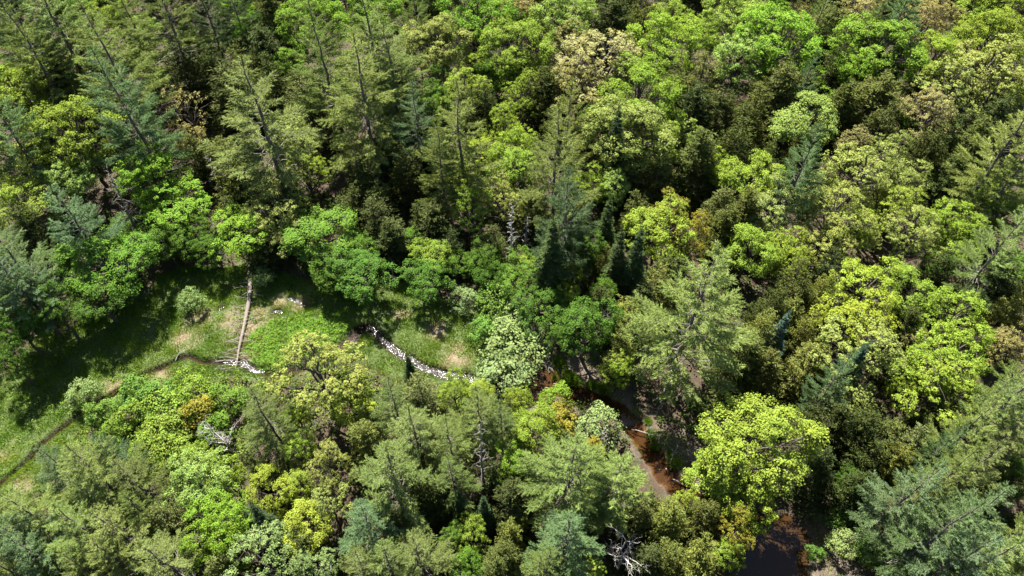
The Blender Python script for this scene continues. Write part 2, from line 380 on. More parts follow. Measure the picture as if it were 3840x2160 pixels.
def pine(seed, W=10.0, H=24.0, nw=12, low=.22, lean=.0, dead=10, irregular=.28, power=.8):
    """a white pine: tiers of long flat plumes, tapering to a leader"""
    g = np.random.default_rng(seed); Rr = W / 2
    trunk = bend((0, 0, -.5), (g.normal(0, .4) + lean, g.normal(0, .4), H), 0, 12, .09, g); trad = np.linspace(.30, .03, 12) * H / 24
    tz = trunk[:, 2]
    def on(z): return np.array((np.interp(z, tz, trunk[:, 0]), np.interp(z, tz, trunk[:, 1]), z))
    wood, dwood, PP, DD, LL, TT = [(trunk, trad, 8)], [], [], [], [], []
    S6 = np.linspace(0, 1, 6)
    for w_ in range(nw):
        n = int(g.integers(5, 8)) if w_ < nw - 3 else 5
        for j in range(n):
            t = min(.985, max(0, (w_ + .35) / nw + g.normal(0, .012))); z = H * (low + (1 - low) * t)
            a = w_ * 1.3 + j * 6.2832 / n + g.normal(0, .2)
            prof = min(1, .62 + 2.0 * t) * (1 - t) ** power
            Lb = max(.5, 1.22 * Rr * prof * (g.uniform(1 - irregular, 1.08) if g.random() > .12 else g.uniform(.3, .55)))
            el = R(2 + 40 * t ** 1.6 + g.normal(0, 5)); o = on(z); dh = np.array((math.cos(a), math.sin(a), 0)); side = np.array((-dh[1], dh[0], 0))
            pth = bend(o, o + dh * Lb * math.cos(el) + np.array((0, 0, Lb * math.sin(el))), -.06 * Lb, 6, .02 * Lb, g); pth[-1, 2] += .06 * Lb
            wood.append((pth, np.linspace(.028 + .008 * Lb, .01, 6), 4))
            # a flat fan of twigs along the outer two thirds
            s0 = .28 if t < .6 else .15; nt_ = max(7, int(Lb * 7)); u = s0 + (1 - s0) * (np.arange(nt_) + g.random(nt_)) / nt_
            base = np.stack([np.interp(u, S6, pth[:, i]) for i in range(3)], -1); sg = np.where(np.arange(nt_) % 2, 1, -1)
            shape = np.clip(np.sin(math.pi * np.clip((u - s0 * .6) / (1.12 - s0 * .6), 0, 1)) ** .7, .25, 1)
            tl = (.12 + .19 * Lb * shape) * g.uniform(.75, 1.2, nt_) + .1
            td = unit(dh[None] * g.uniform(.8, 1.3, (nt_, 1)) + side[None] * (sg * g.uniform(.55, .95, nt_))[:, None] + np.array((0, 0, 1.0)) * g.normal(.10, .05, (nt_, 1)))
            tone = g.normal(.5, .10)
            for q in range(nt_):
                m = max(2, int(tl[q] / .12)); tt = (np.arange(m) + g.random(m)) / m
                tips = base[q] + td[q] * (tl[q] * tt)[:, None]; k = 6
                pos = np.repeat(tips, k, 0) + g.normal(0, .035, (m * k, 3))
                dd = unit(td[q] * 1.0 + np.array((0, 0, .30)) + g.normal(0, .42, (m * k, 3)))
                PP.append(pos); DD.append(dd); LL.append(g.uniform(.20, .36, m * k)); TT.append(np.clip(tone + g.normal(0, .09, m * k), 0, 1))
    n = 70; zt = H * (1 - .05 * g.random(n)); aa = g.random(n) * 6.28; tp0 = on(H * .99)
    PP.append(np.c_[np.full(n, tp0[0]), np.full(n, tp0[1]), zt]); DD.append(unit(np.stack([np.cos(aa), np.sin(aa), g.uniform(.8, 2.5, n)], -1))); LL.append(g.uniform(.25, .5, n)); TT.append(g.random(n))
    for k in range(dead):
        z = H * g.uniform(.10, low + .16); a = g.random() * 6.28; Lb = Rr * g.uniform(.3, .75); o = on(z)
        pth = bend(o, o + np.array((math.cos(a) * Lb, math.sin(a) * Lb, g.normal(-.1, .12) * Lb)), g.normal(0, .06) * Lb, 5, .05 * Lb, g); dwood.append((pth, np.linspace(.05, .012, 5), 4))
        for q in range(4):
            b = pth[g.integers(2, 5)]; dwood.append((bend(b, b + g.normal(0, .3, 3) * Lb * .7, 0, 3, .04, g), np.array((.022, .016, .008)), 3))
    P, D, Ln, T = map(np.concatenate, (PP, DD, LL, TT))
    q = np.quantile(np.hypot(P[:, 0], P[:, 1]), .95) / Rr; P[:, :2] /= q
    sq = lambda L_: [(p / (q, q, 1), r, s) for p, r, s in L_]
    wood, dwood = sq(wood), sq(dwood)
    v, f = blades(P, D, Ln, .062, g)
    return mesh('trunk', tubes(wood), [PINE_BARK], True), mesh('crown', [(v, f, 0, T)], [NEEDLE]), W, H, mesh('dead_branch', tubes(dwood), [DEADWOOD], True)

def cedar(seed, W=5.2, H=13.0, np_=220, each=34, low=.10, tips=1):
    """a dense, rather pointed evergreen built of small upswept sprays with drooping ends"""
    g = np.random.default_rng(seed); Rr = W / 2
    heads = [(0, 0, 1.0)] + [(g.normal(0, .22 * W), g.normal(0, .22 * W), g.uniform(.7, .93)) for _ in range(tips - 1)]
    wood = [(bend((0, 0, -.5), (hx, hy, H * hh * .97), 0, 7, .05, g), np.linspace(.17, .015, 7), 6) for hx, hy, hh in heads]
    PP, DD, NN, TT = [], [], [], []
    for hx, hy, hh in heads:
        n = int(np_ / len(heads) * (1.25 if hh == 1 else .9)); rr = Rr * (1 if len(heads) == 1 else .72)
        t = 1 - np.sqrt(g.random(n)) ; t = low + (.995 - low) * t
        a = g.random(n) * 6.28; bulge = 1 + .22 * np.sin(a * 3 + seed) * np.cos(t * 9 + seed)
        r = rr * np.clip(1 - t ** 1.45, .01, 1) ** .85 * bulge * g.uniform(.55, 1.15, n)
        for k in range(n):
            dh = np.array((math.cos(a[k]), math.sin(a[k]), 0)); ctr = np.array((hx * (.3 + .7 * t[k]), hy * (.3 + .7 * t[k]), t[k] * H * hh)) + dh * r[k]
            ax = unit(dh + np.array((0, 0, g.uniform(.25, .95)))); m = int(each * g.uniform(.6, 1.3))
            s = g.uniform(-.65, .8, m) * g.uniform(.7, 1.3); lat = np.cross(ax, (0, 0, 1.0))
            pos = ctr + ax * s[:, None] + lat * (g.normal(0, .19, m))[:, None] + g.normal(0, .09, (m, 3)); pos[:, 2] -= .35 * np.maximum(0, s) ** 2
            PP.append(pos); DD.append(unit(ax * .8 + g.normal(0, .5, (m, 3)) + np.array((0, 0, -.25)))); TT.append(np.clip(g.normal(.5, .17) + g.normal(0, .14, m), 0, 1))
            if k % 3 == 0: wood.append((np.array((ctr - dh * r[k] * .9 - (0, 0, .3), ctr)), np.array((.035, .012)), 3))
    P, D, T = map(np.concatenate, (PP, DD, TT))
    q = np.quantile(np.hypot(P[:, 0], P[:, 1]), .95) / Rr; P[:, :2] /= q
    wood = [(p / (q, q, 1), r, s) for p, r, s in wood]
    v, f = blades(P - D * .17, D, g.uniform(.26, .44, len(P)), .135, g)
    return mesh('trunk', tubes(wood), [BARK], True), mesh('crown', [(v, f, 0, T)], [SPRAY]), W, H

def spruce(seed, W=3.4, H=11.0, nw=17):
    g = np.random.default_rng(seed); Rr = W / 2
    wood = [(np.array(((0, 0, -.5), (.02, 0, H * .5), (0, 0, H * .985))), np.array((.16, .09, .012)), 7)]
    PP, DD, TT = [], [], []
    for w_ in range(nw):
        nb = 11 if w_ < nw * .7 else 7; Rt = Rr * (1 - (w_ + .2) / nw) ** .92
        for j in range(nb):
            a = w_ * .9 + j * 6.2832 / nb + g.normal(0, .18); z = H * (.05 + .93 * (w_ + g.uniform(-.25, .25)) / nw)
            Lb = max(.15, Rt * g.uniform(.7, 1.18)); dh = np.array((math.cos(a), math.sin(a), 0)); side = np.array((-dh[1], dh[0], 0))
            o = np.array((0, 0, z)); end = o + dh * Lb + np.array((0, 0, -.30 * Lb)); wood.append((np.array((o, end)), np.array((.025, .008)), 3))
            n = int(26 + 75 * Lb); u = g.uniform(.08, 1.03, n) ** .75; wid = .34 * Lb * np.sin(math.pi * np.clip(u * .92 + .04, 0, 1)) + .05
            pos = o + (end - o) * u[:, None] + side * (g.uniform(-1, 1, n) * wid)[:, None] + np.array((0, 0, 1)) * (-.10 * g.random(n) + .12 * u * u * Lb)[:, None]
            PP.append(pos); DD.append(unit(dh * .9 + side * g.normal(0, .55, (n, 1)) + np.array((0, 0, 1)) * g.normal(.15, .25, (n, 1)))); TT.append(np.clip(g.normal(.5, .12) + g.normal(0, .11, n) + .15 * (u > .85), 0, 1))
    n = 80; z = H * (1 - .10 * g.random(n) ** 1.3); a = g.random(n) * 6.28
    PP.append(np.stack([.05 * np.cos(a), .05 * np.sin(a), z], -1)); DD.append(unit(np.stack([np.cos(a), np.sin(a), g.uniform(.5, 2, n)], -1))); TT.append(g.random(n))
    P, D, T = map(np.concatenate, (PP, DD, TT))
    v, f = blades(P, D, g.uniform(.15, .28, len(P)), .07, g)
    return mesh('trunk', tubes(wood), [PINE_BARK], True), mesh('crown', [(v, f, 0, T)], [NEEDLE]), W, H

def bare(p, d, L, r, g, depth_, out, up=.15):
    """a forking bare limb"""
    n = 4; pts = [p]; dd = d
    for _ in range(n):
        dd = unit(dd + g.normal(0, .17, 3) + np.array((0, 0, up * .3))); pts.append(pts[-1] + dd * L / n)
    out.append((np.array(pts), np.linspace(r, r * .5, n + 1), 4 if r > .04 else 3))
    if depth_ == 0: return
    for k in range(g.integers(2, 5)):
        i = g.integers(1, n + 1); nd = unit(dd + g.normal(0, .62, 3)); bare(pts[i], nd, L * g.uniform(.45, .72), r * .5, g, depth_ - 1, out, up)

MAPLE = [broadleaf(s, **k) for s, k in ((1, {}), (2, dict(lobes=18, lobe_r=.36)), (3, dict(lobes=12, lobe_r=.48, per=30)), (4, dict(lobes=16, clump=.10, leaves=44, H=14.0)), (5, dict(lobes=20, lobe_r=.34, low=.22)), (6, dict(lobes=13, lobe_r=.44, clump=.105, per=30, gap=.2)))]
OAK = [broadleaf(s, **k) for s, k in ((21, dict(lobes=20, lobe_r=.34, clump=.078, leaves=30, gap=.18, leaf=.2, per=34)), (22, dict(lobes=17, lobe_r=.40, clump=.07, leaves=27, gap=.22, leaf=.2, per=40)), (23, dict(lobes=24, lobe_r=.31, clump=.078, leaves=29, gap=.2, leaf=.2, per=32)), (24, dict(lobes=15, lobe_r=.42, clump=.068, leaves=28, gap=.3, leaf=.21, per=44)))]
BIG = [broadleaf(8, W=12.0, H=15.0, lobes=30, per=34, leaves=44, leaf=.2, clump=.075, lobe_r=.26, low=.15, gap=.2)]
SPARSE = [broadleaf(s, lobes=11, lobe_r=.38, clump=.10, leaves=15, gap=.5, leaf=.28, per=26) for s in (31, 32)]
PINE = [pine(s, **k) for s, k in ((41, {}), (42, dict(nw=11, irregular=.45, dead=14)), (43, dict(nw=13, W=9.0)), (44, dict(nw=10, irregular=.5, low=.3, dead=18)), (45, dict(nw=12, low=.16, power=.7)))]
CEDAR = [cedar(s, **k) for s, k in ((51, {}), (52, dict(tips=2, W=6.0, np_=260)), (53, dict(tips=3, W=6.5, np_=290)), (54, dict(W=4.6, np_=200, H=12.5)), (55, dict(tips=2, W=5.5)))]
SPRUCE = [spruce(s) for s in (61, 62)]
SHRUB = [broadleaf(s, W=4.4, H=3.4, lobes=13, per=18, leaves=22, leaf=.19, clump=.15, low=.02, stems=5, gap=g_, lobe_r=.40) for s, g_ in ((71, .1), (72, .25), (73, .05))]

# sunlit-leaf colours, as the leaves themselves are coloured
COL = {'L': (.21, .295, .038), 'V': (.175, .295, .034), 'G': (.11, .205, .027), 'D': (.078, .152, .022), 'Y': (.245, .315, .042), 'N': (.245, .345, .075), 'O': (.255, .295, .075), 'T': (.30, .275, .10), 'R': (.25, .235, .035),
       'h': (.108, .128, .034), 'hy': (.16, .182, .042), 'hd': (.068, .088, .026), 'hg': (.14, .17, .055),
       'p': (.19, .245, .07), 'pb': (.155, .235, .10), 'py': (.21, .26, .07), 'pd': (.10, .145, .06), 'pw': (.245, .31, .09),
       's': (.06, .095, .036), 'sb': (.08, .14, .09), 'sg': (.075, .11, .034), 'aw': (.205, .28, .10), 'al': (.185, .275, .045), 'ag': (.14, .25, .042)}
WORD = {'L': 'lime green', 'V': 'vivid green', 'G': 'mid green', 'D': 'deep green', 'Y': 'yellow', 'N': 'pale mint green', 'O': 'pale olive', 'T': 'tan-tinged', 'R': 'bronze yellow',
        'h': 'brown-olive', 'hy': 'yellow-olive', 'hd': 'dark olive', 'hg': 'grey-olive', 'p': 'grey-green', 'pb': 'bluish', 'py': 'yellow-green', 'pd': 'dark', 'pw': 'pale',
        's': 'dark', 'sb': 'bluish', 'sg': 'olive', 'aw': 'pale silvery', 'al': 'light green', 'ag': 'fresh green'}
KIND = {  # variants, height from width, where the middle of the visible crown is, name, category, noun, group
    'm': (MAPLE, lambda w: min(max(.85 * w + 4.5, 4), 17), .66, 'broadleaf_tree', 'tree', 'broadleaf tree', 'leafy broadleaf trees of the wood'),
    'o': (OAK, lambda w: min(max(.9 * w + 5, 5), 17), .66, 'open_broadleaf_tree', 'tree', 'open-crowned broadleaf tree', 'open-crowned broadleaf trees of the wood'),
    't': (SPARSE, lambda w: min(max(1.1 * w + 6, 6), 19), .70, 'thin_broadleaf_tree', 'tree', 'thinly leaved tree', 'thinly leaved trees'),
    'h': (CEDAR, lambda w: min(max(1.3 * w + 4, 5), 14), .55, 'cedar_tree', 'tree', 'feathery conifer', 'feathery conifers of the wood'),
    'p': (PINE, lambda w: min(max(1.25 * w + 11, 13), 26), .64, 'pine_tree', 'tree', 'plumed pine', 'plumed pines of the wood'),
    's': (SPRUCE, lambda w: min(max(2.9 * w, 3.5), 17), .52, 'spruce_tree', 'tree', 'spire-shaped spruce', 'spire-shaped spruces'),
    'a': (SHRUB, lambda w: min(max(.75 * w + .5, .9), 4.6), .60, 'shrub', 'shrub', 'shrub', 'shrubs along the stream')}

# ------------------------------------------------------------------ every tree of the photograph: kind, colour, where its crown is seen, how wide; | its own label where it has a look of its own
TREES = {
'A': '''p p 430 210 560;p p 250 390 450;p p 850 420 540;p pb 960 800 520|bluish pine with bare curved branches beside the thinly leaved tan tree;p p 1240 120 500;p pd 1560 90 330;p pd 1780 60 260
m G 80 310 260;m L 850 120 270;m N 1090 280 270;m L 1080 430 210;m L 1190 570 210;m G 600 40 240;m L 130 680 480;m L 400 730 210;p pb 60 960 460;m L 560 1000 600|large domed lime green broadleaf tree under the two bluish pines;m Y 150 1230 480;m N 540 1370 330;m V 1150 1320 480
t T 1400 800 340|thinly leaved tan tree with bare lower limbs in a dark gap;o T 1450 1080 240;h hd 1650 560 270;h h 1830 520 270;h hd 1400 600 320;h hd 1750 700 340;h hd 1450 400 260;p p 1970 900 780|broad grey-green pine with a bare dark leader, beside the tan tree
p p 2450 440 500;m V 2360 190 460;m V 2200 480 250;m G 1880 250 300;m V 1780 60 220;h h 1760 1260 400;h h 1490 1180 260;o O 2240 1080 340;o L 2300 1310 300;o O 2130 1410 250;h hg 2300 760 400;p py 960 70 300;h hd 2010 420 320;m G 330 560 240;h hd 300 620 330;h hd 2060 640 300;h hd 520 640 320;m G 30 560 240;p pd 90 60 380;h h 2050 120 300;h h 620 430 300''',
'B': '''m V 230 110 460;p p 260 370 620;p p 150 690 640|tall pine with a broken bare top and dead lower limbs;p pb 550 930 310;p p 890 1010 480|grey-green pine with a straight dark trunk, below the yellow broadleaf trees;p p 560 120 260;h hd 720 60 230;m O 700 340 480;m V 1040 140 540|big vivid green billowing broadleaf tree near the top edge;m V 1340 190 260;m L 1320 370 520
o Y 1370 530 300;o Y 1010 540 240;o Y 930 690 350;o Y 1380 720 340;m D 750 640 240;m G 1140 580 270;m G 720 820 260;o T 1290 60 320;m N 1700 130 430|pale mint broadleaf tree beside the blackish gap at the top edge;h hg 1510 210 200;o T 1740 330 310;o T 1960 470 640;o T 1800 660 440;h hd 1560 730 340;h h 2280 160 290;h hd 2040 190 340
m L 2460 330 500;m L 2500 110 320;m L 2250 700 600;m O 2160 1000 600;o L 2390 1090 360;m V 1900 900 260;o L 1230 940 310;o L 1330 1080 300;o L 1290 1260 350;p p 1620 1200 500|tall twin-topped pine above the two grey snags;p py 1700 900 300;s s 2050 1150 165|dark narrow spruce spire amid yellow-green broadleaf crowns;s s 1728 1000 55|tiny dark spruce tip poking above the twin-topped pine;m N 2060 1410 240;m L 1850 1390 260
h h 2390 1310 300;h h 2510 700 290;h hd 2170 1320 250;o L 1060 1170 300;m L 930 1380 330;h hd 150 1360 400;h hd 500 1320 270;p p 740 1200 320;h hd 330 1080 300;h hd 640 1120 260;h hd 1090 820 260;h hd 1560 980 240;h hd 1000 260 200;p p 380 560 420;h hd 980 900 260;h hd 480 700 260''',
'C': '''m N 380 130 400;m V 630 60 310;m V 720 300 560|broad vivid green broadleaf tree with tan sprigs behind it near the top edge;m L 90 280 310;h hd 220 110 170;m N 430 420 400;o T 880 180 170;o T 960 230 170;h h 950 60 300;p p 1030 110 260;h hg 1100 240 330;o T 1350 110 350;p pb 1620 150 350;p p 1440 190 260;o T 1820 200 350;o T 1920 60 360;m Y 2450 100 420;m L 2230 90 320;m L 2310 290 500
m V 1450 370 580|vivid green cauliflower-shaped broadleaf tree above a brown-olive conifer;m V 1260 550 390;m V 1620 560 290;m L 1900 460 450;o O 2290 520 560|broad pale olive broadleaf tree by the bright yellow corner;o O 1980 670 450;o O 2350 720 380;h h 1430 800 470|broad brown-olive feathery conifer below the vivid green cauliflower-shaped tree;h h 1480 970 330;h h 1200 830 280;h h 130 630 420;h h 720 690 380;h h 530 860 320;h hd 80 860 300;h hd 420 980 320;p pb 930 620 210;h h 900 740 250
m N 930 920 420|mint green broadleaf tree ringed by brown-olive conifers;m L 1090 820 170;h h 950 1090 270;h hd 400 1130 340;h hd 260 890 300;m D 1640 900 220;o T 1850 890 430;h hd 2000 1060 380;h h 2190 1080 260;h hd 1850 1160 310;m L 2530 690 230;p pw 2450 1110 480;p pw 2480 1360 340;o O 1350 1300 500;o O 1560 1160 310;o O 1660 1360 350;m L 290 1250 260;h h 120 1190 310;m L 530 1360 400;p pb 880 1290 390|bluish pine alone among pale olive broadleaf crowns
o T 1300 1080 230;h h 650 1190 220;h h 1500 1420 260;o O 1030 1410 260;m L 2250 1420 270;h hd 2010 1340 260;o N 30 1020 220;h hd 1100 560 300;h hd 1000 380 240;h hd 640 480 200;m L 2480 420 260;h hd 2300 950 300;h hd 1700 780 240''',
'D': '''m Y 150 110 440;p pb 600 250 480|bluish pine beside the leaning grey snag, above the shaded meadow;p pb 60 480 520;p pb 120 700 420;m V 1330 120 460;h hd 230 300 330;m G 820 600 640|big mid green broadleaf tree overhanging the shaded meadow;m D 740 860 440;m D 1240 430 320;m D 1420 420 320;m V 1820 290 470|vivid green broadleaf tree above the butt of the fallen log;m L 1830 90 170;o O 2100 140 480;o O 2260 350 330;m G 2400 390 500;m D 2500 620 330;a aw 1970 640 170;a aw 1430 810 190;m D 110 1010 340;m D 400 950 340;m D 60 1260 280;o O 2400 1350 620|pale olive bushy tree by the stream, topping the round lime tree;m D 1000 350 300;h hd 900 560 220;m D 1600 480 280;h hd 1950 420 260;m D 30 830 300;h hd 1750 150 260;m D 250 780 260;h hd 2200 100 300''',
'E': '''h hd 100 130 360;h hd 260 220 340;h hd 700 250 320;h hd 570 140 260;m G 110 500 320;m D 150 680 420;m G 520 420 220;m L 690 560 330|small bright lime tree at the meadow edge, in front of dark conifers;m G 860 610 220;m D 640 720 330;o L 980 130 320|yellow-lime open tree on a bare trunk above the rusty forest floor;o O 1210 50 330;h h 1450 80 270;p pd 1700 190 430;m L 1450 500 300;m G 1370 690 360;m D 1480 860 380;s sg 1580 520 200|tall dark green spruce spire in front of a lime tree near the snags;s sg 1990 300 130;h h 2200 130 240;s s 2205 570 160|dark spruce spire, one of a pair, above the big stream-side pine;s sg 2075 540 140|olive spruce spire, one of a pair, above the big stream-side pine;h h 1985 540 170
m L 1750 620 180|small pale lime tree with pointed tip above the dark stream bank;m L 1720 800 180;m G 1960 760 260;m D 1850 1000 440;m D 1800 420 320;m L 2400 290 480;o R 2480 130 260;h hy 2360 730 290;h h 2440 620 220;h hy 2150 960 300;h hy 2130 1140 330;m L 2100 1330 230;a aw 930 800 210;a ag 1150 830 300;a aw 1330 1000 320;a aw 1300 1180 440;a aw 1240 1340 420;a ag 1080 1030 210;a aw 1560 1060 230;s s 515 1320 62|tiny dark spruce tip beside the glittering riffle;h hd 400 350 300;h hd 1150 350 300;m D 1080 560 300;h hd 830 420 260;h hd 1950 880 260;m D 1700 1080 260;h hd 2270 850 240;m D 1150 700 260;a ag 1500 900 260''',
'F': '''p pw 90 870 740|largest pale pine with whorled bare limbs, standing by the brown stream;o O 720 100 420;o O 1150 160 480;o L 1320 270 320;o Y 1600 150 400;o O 1720 320 440;o O 1100 390 350;h h 270 150 270;h h 470 160 270;h h 310 280 270;o R 80 330 330;m L 520 430 370;o L 770 400 300;o L 810 540 280;m V 2230 100 270;m L 2450 150 320;o L 2010 260 400;m L 2060 410 340;p pw 2390 410 450|pale leaning pine by the side edge, over a dark conifer;h hd 2340 690 340;h h 830 690 340;h hy 1040 800 270;h hd 1080 610 310
o Y 1400 720 480|bright yellow open-crowned tree below the dark forked gap;m L 1710 760 400;o Y 1340 990 520;o O 1320 1210 560;o O 1140 840 260;o L 2040 950 470;o L 2060 1200 470;o L 1910 1390 480;h hy 600 1090 300;h hy 790 950 220;h hy 920 1060 260;h hy 950 1310 300;h h 450 1260 330;h h 610 1360 280;s sb 700 1110 130|small bluish spruce tip between yellow-olive conifers and the big pine;s sb 1235 1380 160|small bluish spruce tip below the pale olive crowns;p pb 1130 1420 250;h hy 2400 960 290;o T 2450 1160 290;p pw 2460 1430 300;t T 1730 1120 140;h hd 650 880 280;h hd 1650 1020 240;h hd 1900 620 260;h hd 2480 760 260;h hd 1760 1250 240;m D 1900 560 260;m V 2480 620 280''',
'G': '''a aw 620 60 220;a ag 760 200 200;a ag 1100 80 340;a al 1250 190 310;a al 1450 50 310;a R 1500 210 290;a ag 1720 120 270;a al 870 330 220;a al 1330 300 260;a al 1190 410 340;a al 1080 500 260;a al 1300 520 300;a al 980 240 260;a ag 1600 340 260;p p 1990 230 430|leaning grey-green pine behind the bleached dead tree
p p 700 640 560;p pb 480 620 400;p pb 860 540 340;p p 1010 730 400;m N 1480 720 440|pale mint green broadleaf tree below the bleached dead tree;m N 1570 840 260;m L 1690 690 270;m L 1490 560 240;m V 1650 1000 430;m V 1680 1170 440;m Y 2080 800 350|clear yellow broadleaf tree above two small dark spruces;m Y 2250 790 250;m Y 2310 1090 350;m L 2250 490 270;m L 2250 260 220;o O 2480 610 360;o O 2480 890 300;s s 2030 1080 160|larger of two dark spruces under the clear yellow tree;s s 1925 1070 105|smaller of two dark spruces under the clear yellow tree
p pw 250 960 440;p pb 140 1160 480;p pw 600 1110 500;p pw 900 1100 480;p p 1060 960 330;p pw 850 1290 440;p pw 1230 1310 480;p pb 290 1310 440;h hg 1260 1060 300;m L 430 1390 220;o aw 2000 1340 560|grey-green open tree full of bare grey twigs at the bottom edge;h hd 1950 640 300;h hd 2330 1250 260;p p 700 880 380;p pw 60 930 330;p pw 620 1390 330;h hg 1700 1400 260;h hd 1450 900 240;p pw 30 1390 300;o aw 2350 1400 330''',
'H': '''m L 70 0 250;m Y 70 160 320|round lime-yellow tree standing over the stream-side shrubs;p p 390 140 350;h hg 600 90 340;h h 220 280 210;h hy 180 430 290;m L 850 60 260;m Y 1050 80 210;s s 1188 145 62|tiny dark spruce tip above the dark broken pine;p p 1050 220 430;p p 570 370 480;p p 820 410 400;p p 1210 300 300;m L 1340 130 200;a V 1610 110 250|rounded fresh green bush at the water edge of the brown pool;a R 1640 260 270;m L 1450 350 340;m V 1300 600 300;a aw 1930 330 320;p p 1700 650 680|large pine with a star of branches, next to the brown stream bend
p pw 2080 730 520|large pale pine leaning over the brown stream bend;h R 1890 520 190|small bronze conifer between the two pines at the stream bend;p p 380 690 640|large grey-green pine with dead lower limbs, below the round lime-yellow tree;p pb 200 1060 440;p p 850 700 340;s s 900 920 110;s s 1080 970 110;m L 970 1120 280;m G 850 1150 200;h hy 1270 1140 310;h h 1250 1310 280;p pb 1690 1170 540;p p 1550 1360 360;h h 2250 1010 350;h hy 2460 1020 290;p p 600 1290 480;p p 350 1340 400;p p 150 1360 330;m G 950 1390 250;h h 1170 1390 290;p p 1480 1410 340;o Y 1850 1430 270;h hy 2450 1300 310;h hd 620 880 300;h hd 1300 880 300;h hd 1950 900 280;h hd 460 1080 260;h hd 2300 1350 280;h hd 700 520 200;h hd 1150 700 260''',
'I': '''m Y 540 460 770|huge round yellow-lime broadleaf tree beside the brown stream;m L 300 640 420;m L 480 900 400;o R 390 1080 320|bronze-yellow tree beside the dark pond;m L 30 900 200;h h 150 1010 260;h hy 140 1300 400;m L 340 1290 250;h hg 1080 150 340;h hd 1050 330 320;o O 1300 150 270;h hd 1330 360 340;h hy 1500 430 340;h hg 1700 450 320;h hd 1400 580 280;h hy 1560 600 280;m L 1720 90 330;o L 1980 80 560;h h 1950 260 290
p pw 2400 160 440;p pw 2150 360 400;p pw 2450 390 340;p pb 1930 500 240;p pw 2000 670 330;p pb 1700 830 420;p pw 2210 660 340;p p 1850 830 330;p pb 1960 1110 540|broad bluish pine above the leafy shrubs of the sandy bank;p pb 2160 1000 460;p pb 2050 1330 500;p pw 2250 1360 470;p pw 2480 1160 340;p pw 2460 1320 310;m D 2500 690 270;h hy 2390 680 220;a aw 1200 1200 230;a ag 1380 1100 190;a ag 1430 1260 240;a aw 1640 1400 260;h hd 1280 800 260;h hd 1000 640 280;h hd 2350 880 280;m D 1250 720 200;a ag 1180 1010 170;a ag 1010 1270 130;a ag 1560 1320 220;h hd 1750 640 260'''}

placed = []                                          # (object, kind, colour, pixel of the crown, width m, label)
use = {}
def plant(kind, col, x, y, wpx, label=None, young=1.0):
    var, hf, mid, name, cat, noun, group = KIND[kind]
    zc = 7.0
    for _ in range(7):
        P = at(x, y, zc); w = wpx * depth(P) / FPX
        near = seg_dist(meadow + meadow[:1], P[0], P[1])[0] < 9 and P[1] > 52          # lower trees line the meadow
        h = hf(w) * young * ({'p': .8, 'h': .75, 'm': .7, 'o': .75}.get(kind, 1) if near else 1); zc = mid * h
    k = use.get(kind, 0); use[kind] = k + 1
    if kind == 'm' and w > 11: var = BIG
    proto = var[(k * 3 + random.randrange(len(var))) % len(var)]
    root = empty(name, (P[0], P[1], float(ground_z(np.array([P[0]]), np.array([P[1]]))[0])), random.random() * 6.283, (w / proto[2] * random.uniform(.94, 1.06), w / proto[2] * random.uniform(.94, 1.06), h / proto[3]))
    obj('trunk', proto[0], root)
    cr = obj('crown', proto[1], root)
    c = np.array(COL[col]) * random.uniform(.88, 1.12) * (1 + np.array((random.uniform(-.07, .07), 0, random.uniform(-.12, .12))))
    cr.color = (*c, 1)
    if len(proto) > 4: obj('dead_branches', proto[4], root)['kind'] = 'stuff'
    tag(root, label, cat, group)
    placed.append([root, kind, col, (x, y), w, label])
    return root
for t, txt in TREES.items():
    for e in txt.replace('\n', ';').split(';'):
        e = e.strip()
        if not e: continue
        spec, _, lab = e.partition('|')
        kd, col, u, v, w = spec.split()
        x, y = tp(t, float(u), float(v))
        if t in 'DE' and kd == 'm' and 560 < y - 720 + 400 < 900 and x < 2000: y -= 34
        plant(kd, col, x, y, float(w) * .4969 * {'p': 1.1 if t in 'GH' else 1.2, 'h': 1.15, 's': 2.0}.get(kd, 1.17), lab or None, .78 if kd == 'p' and t in 'GH' else 1.0)

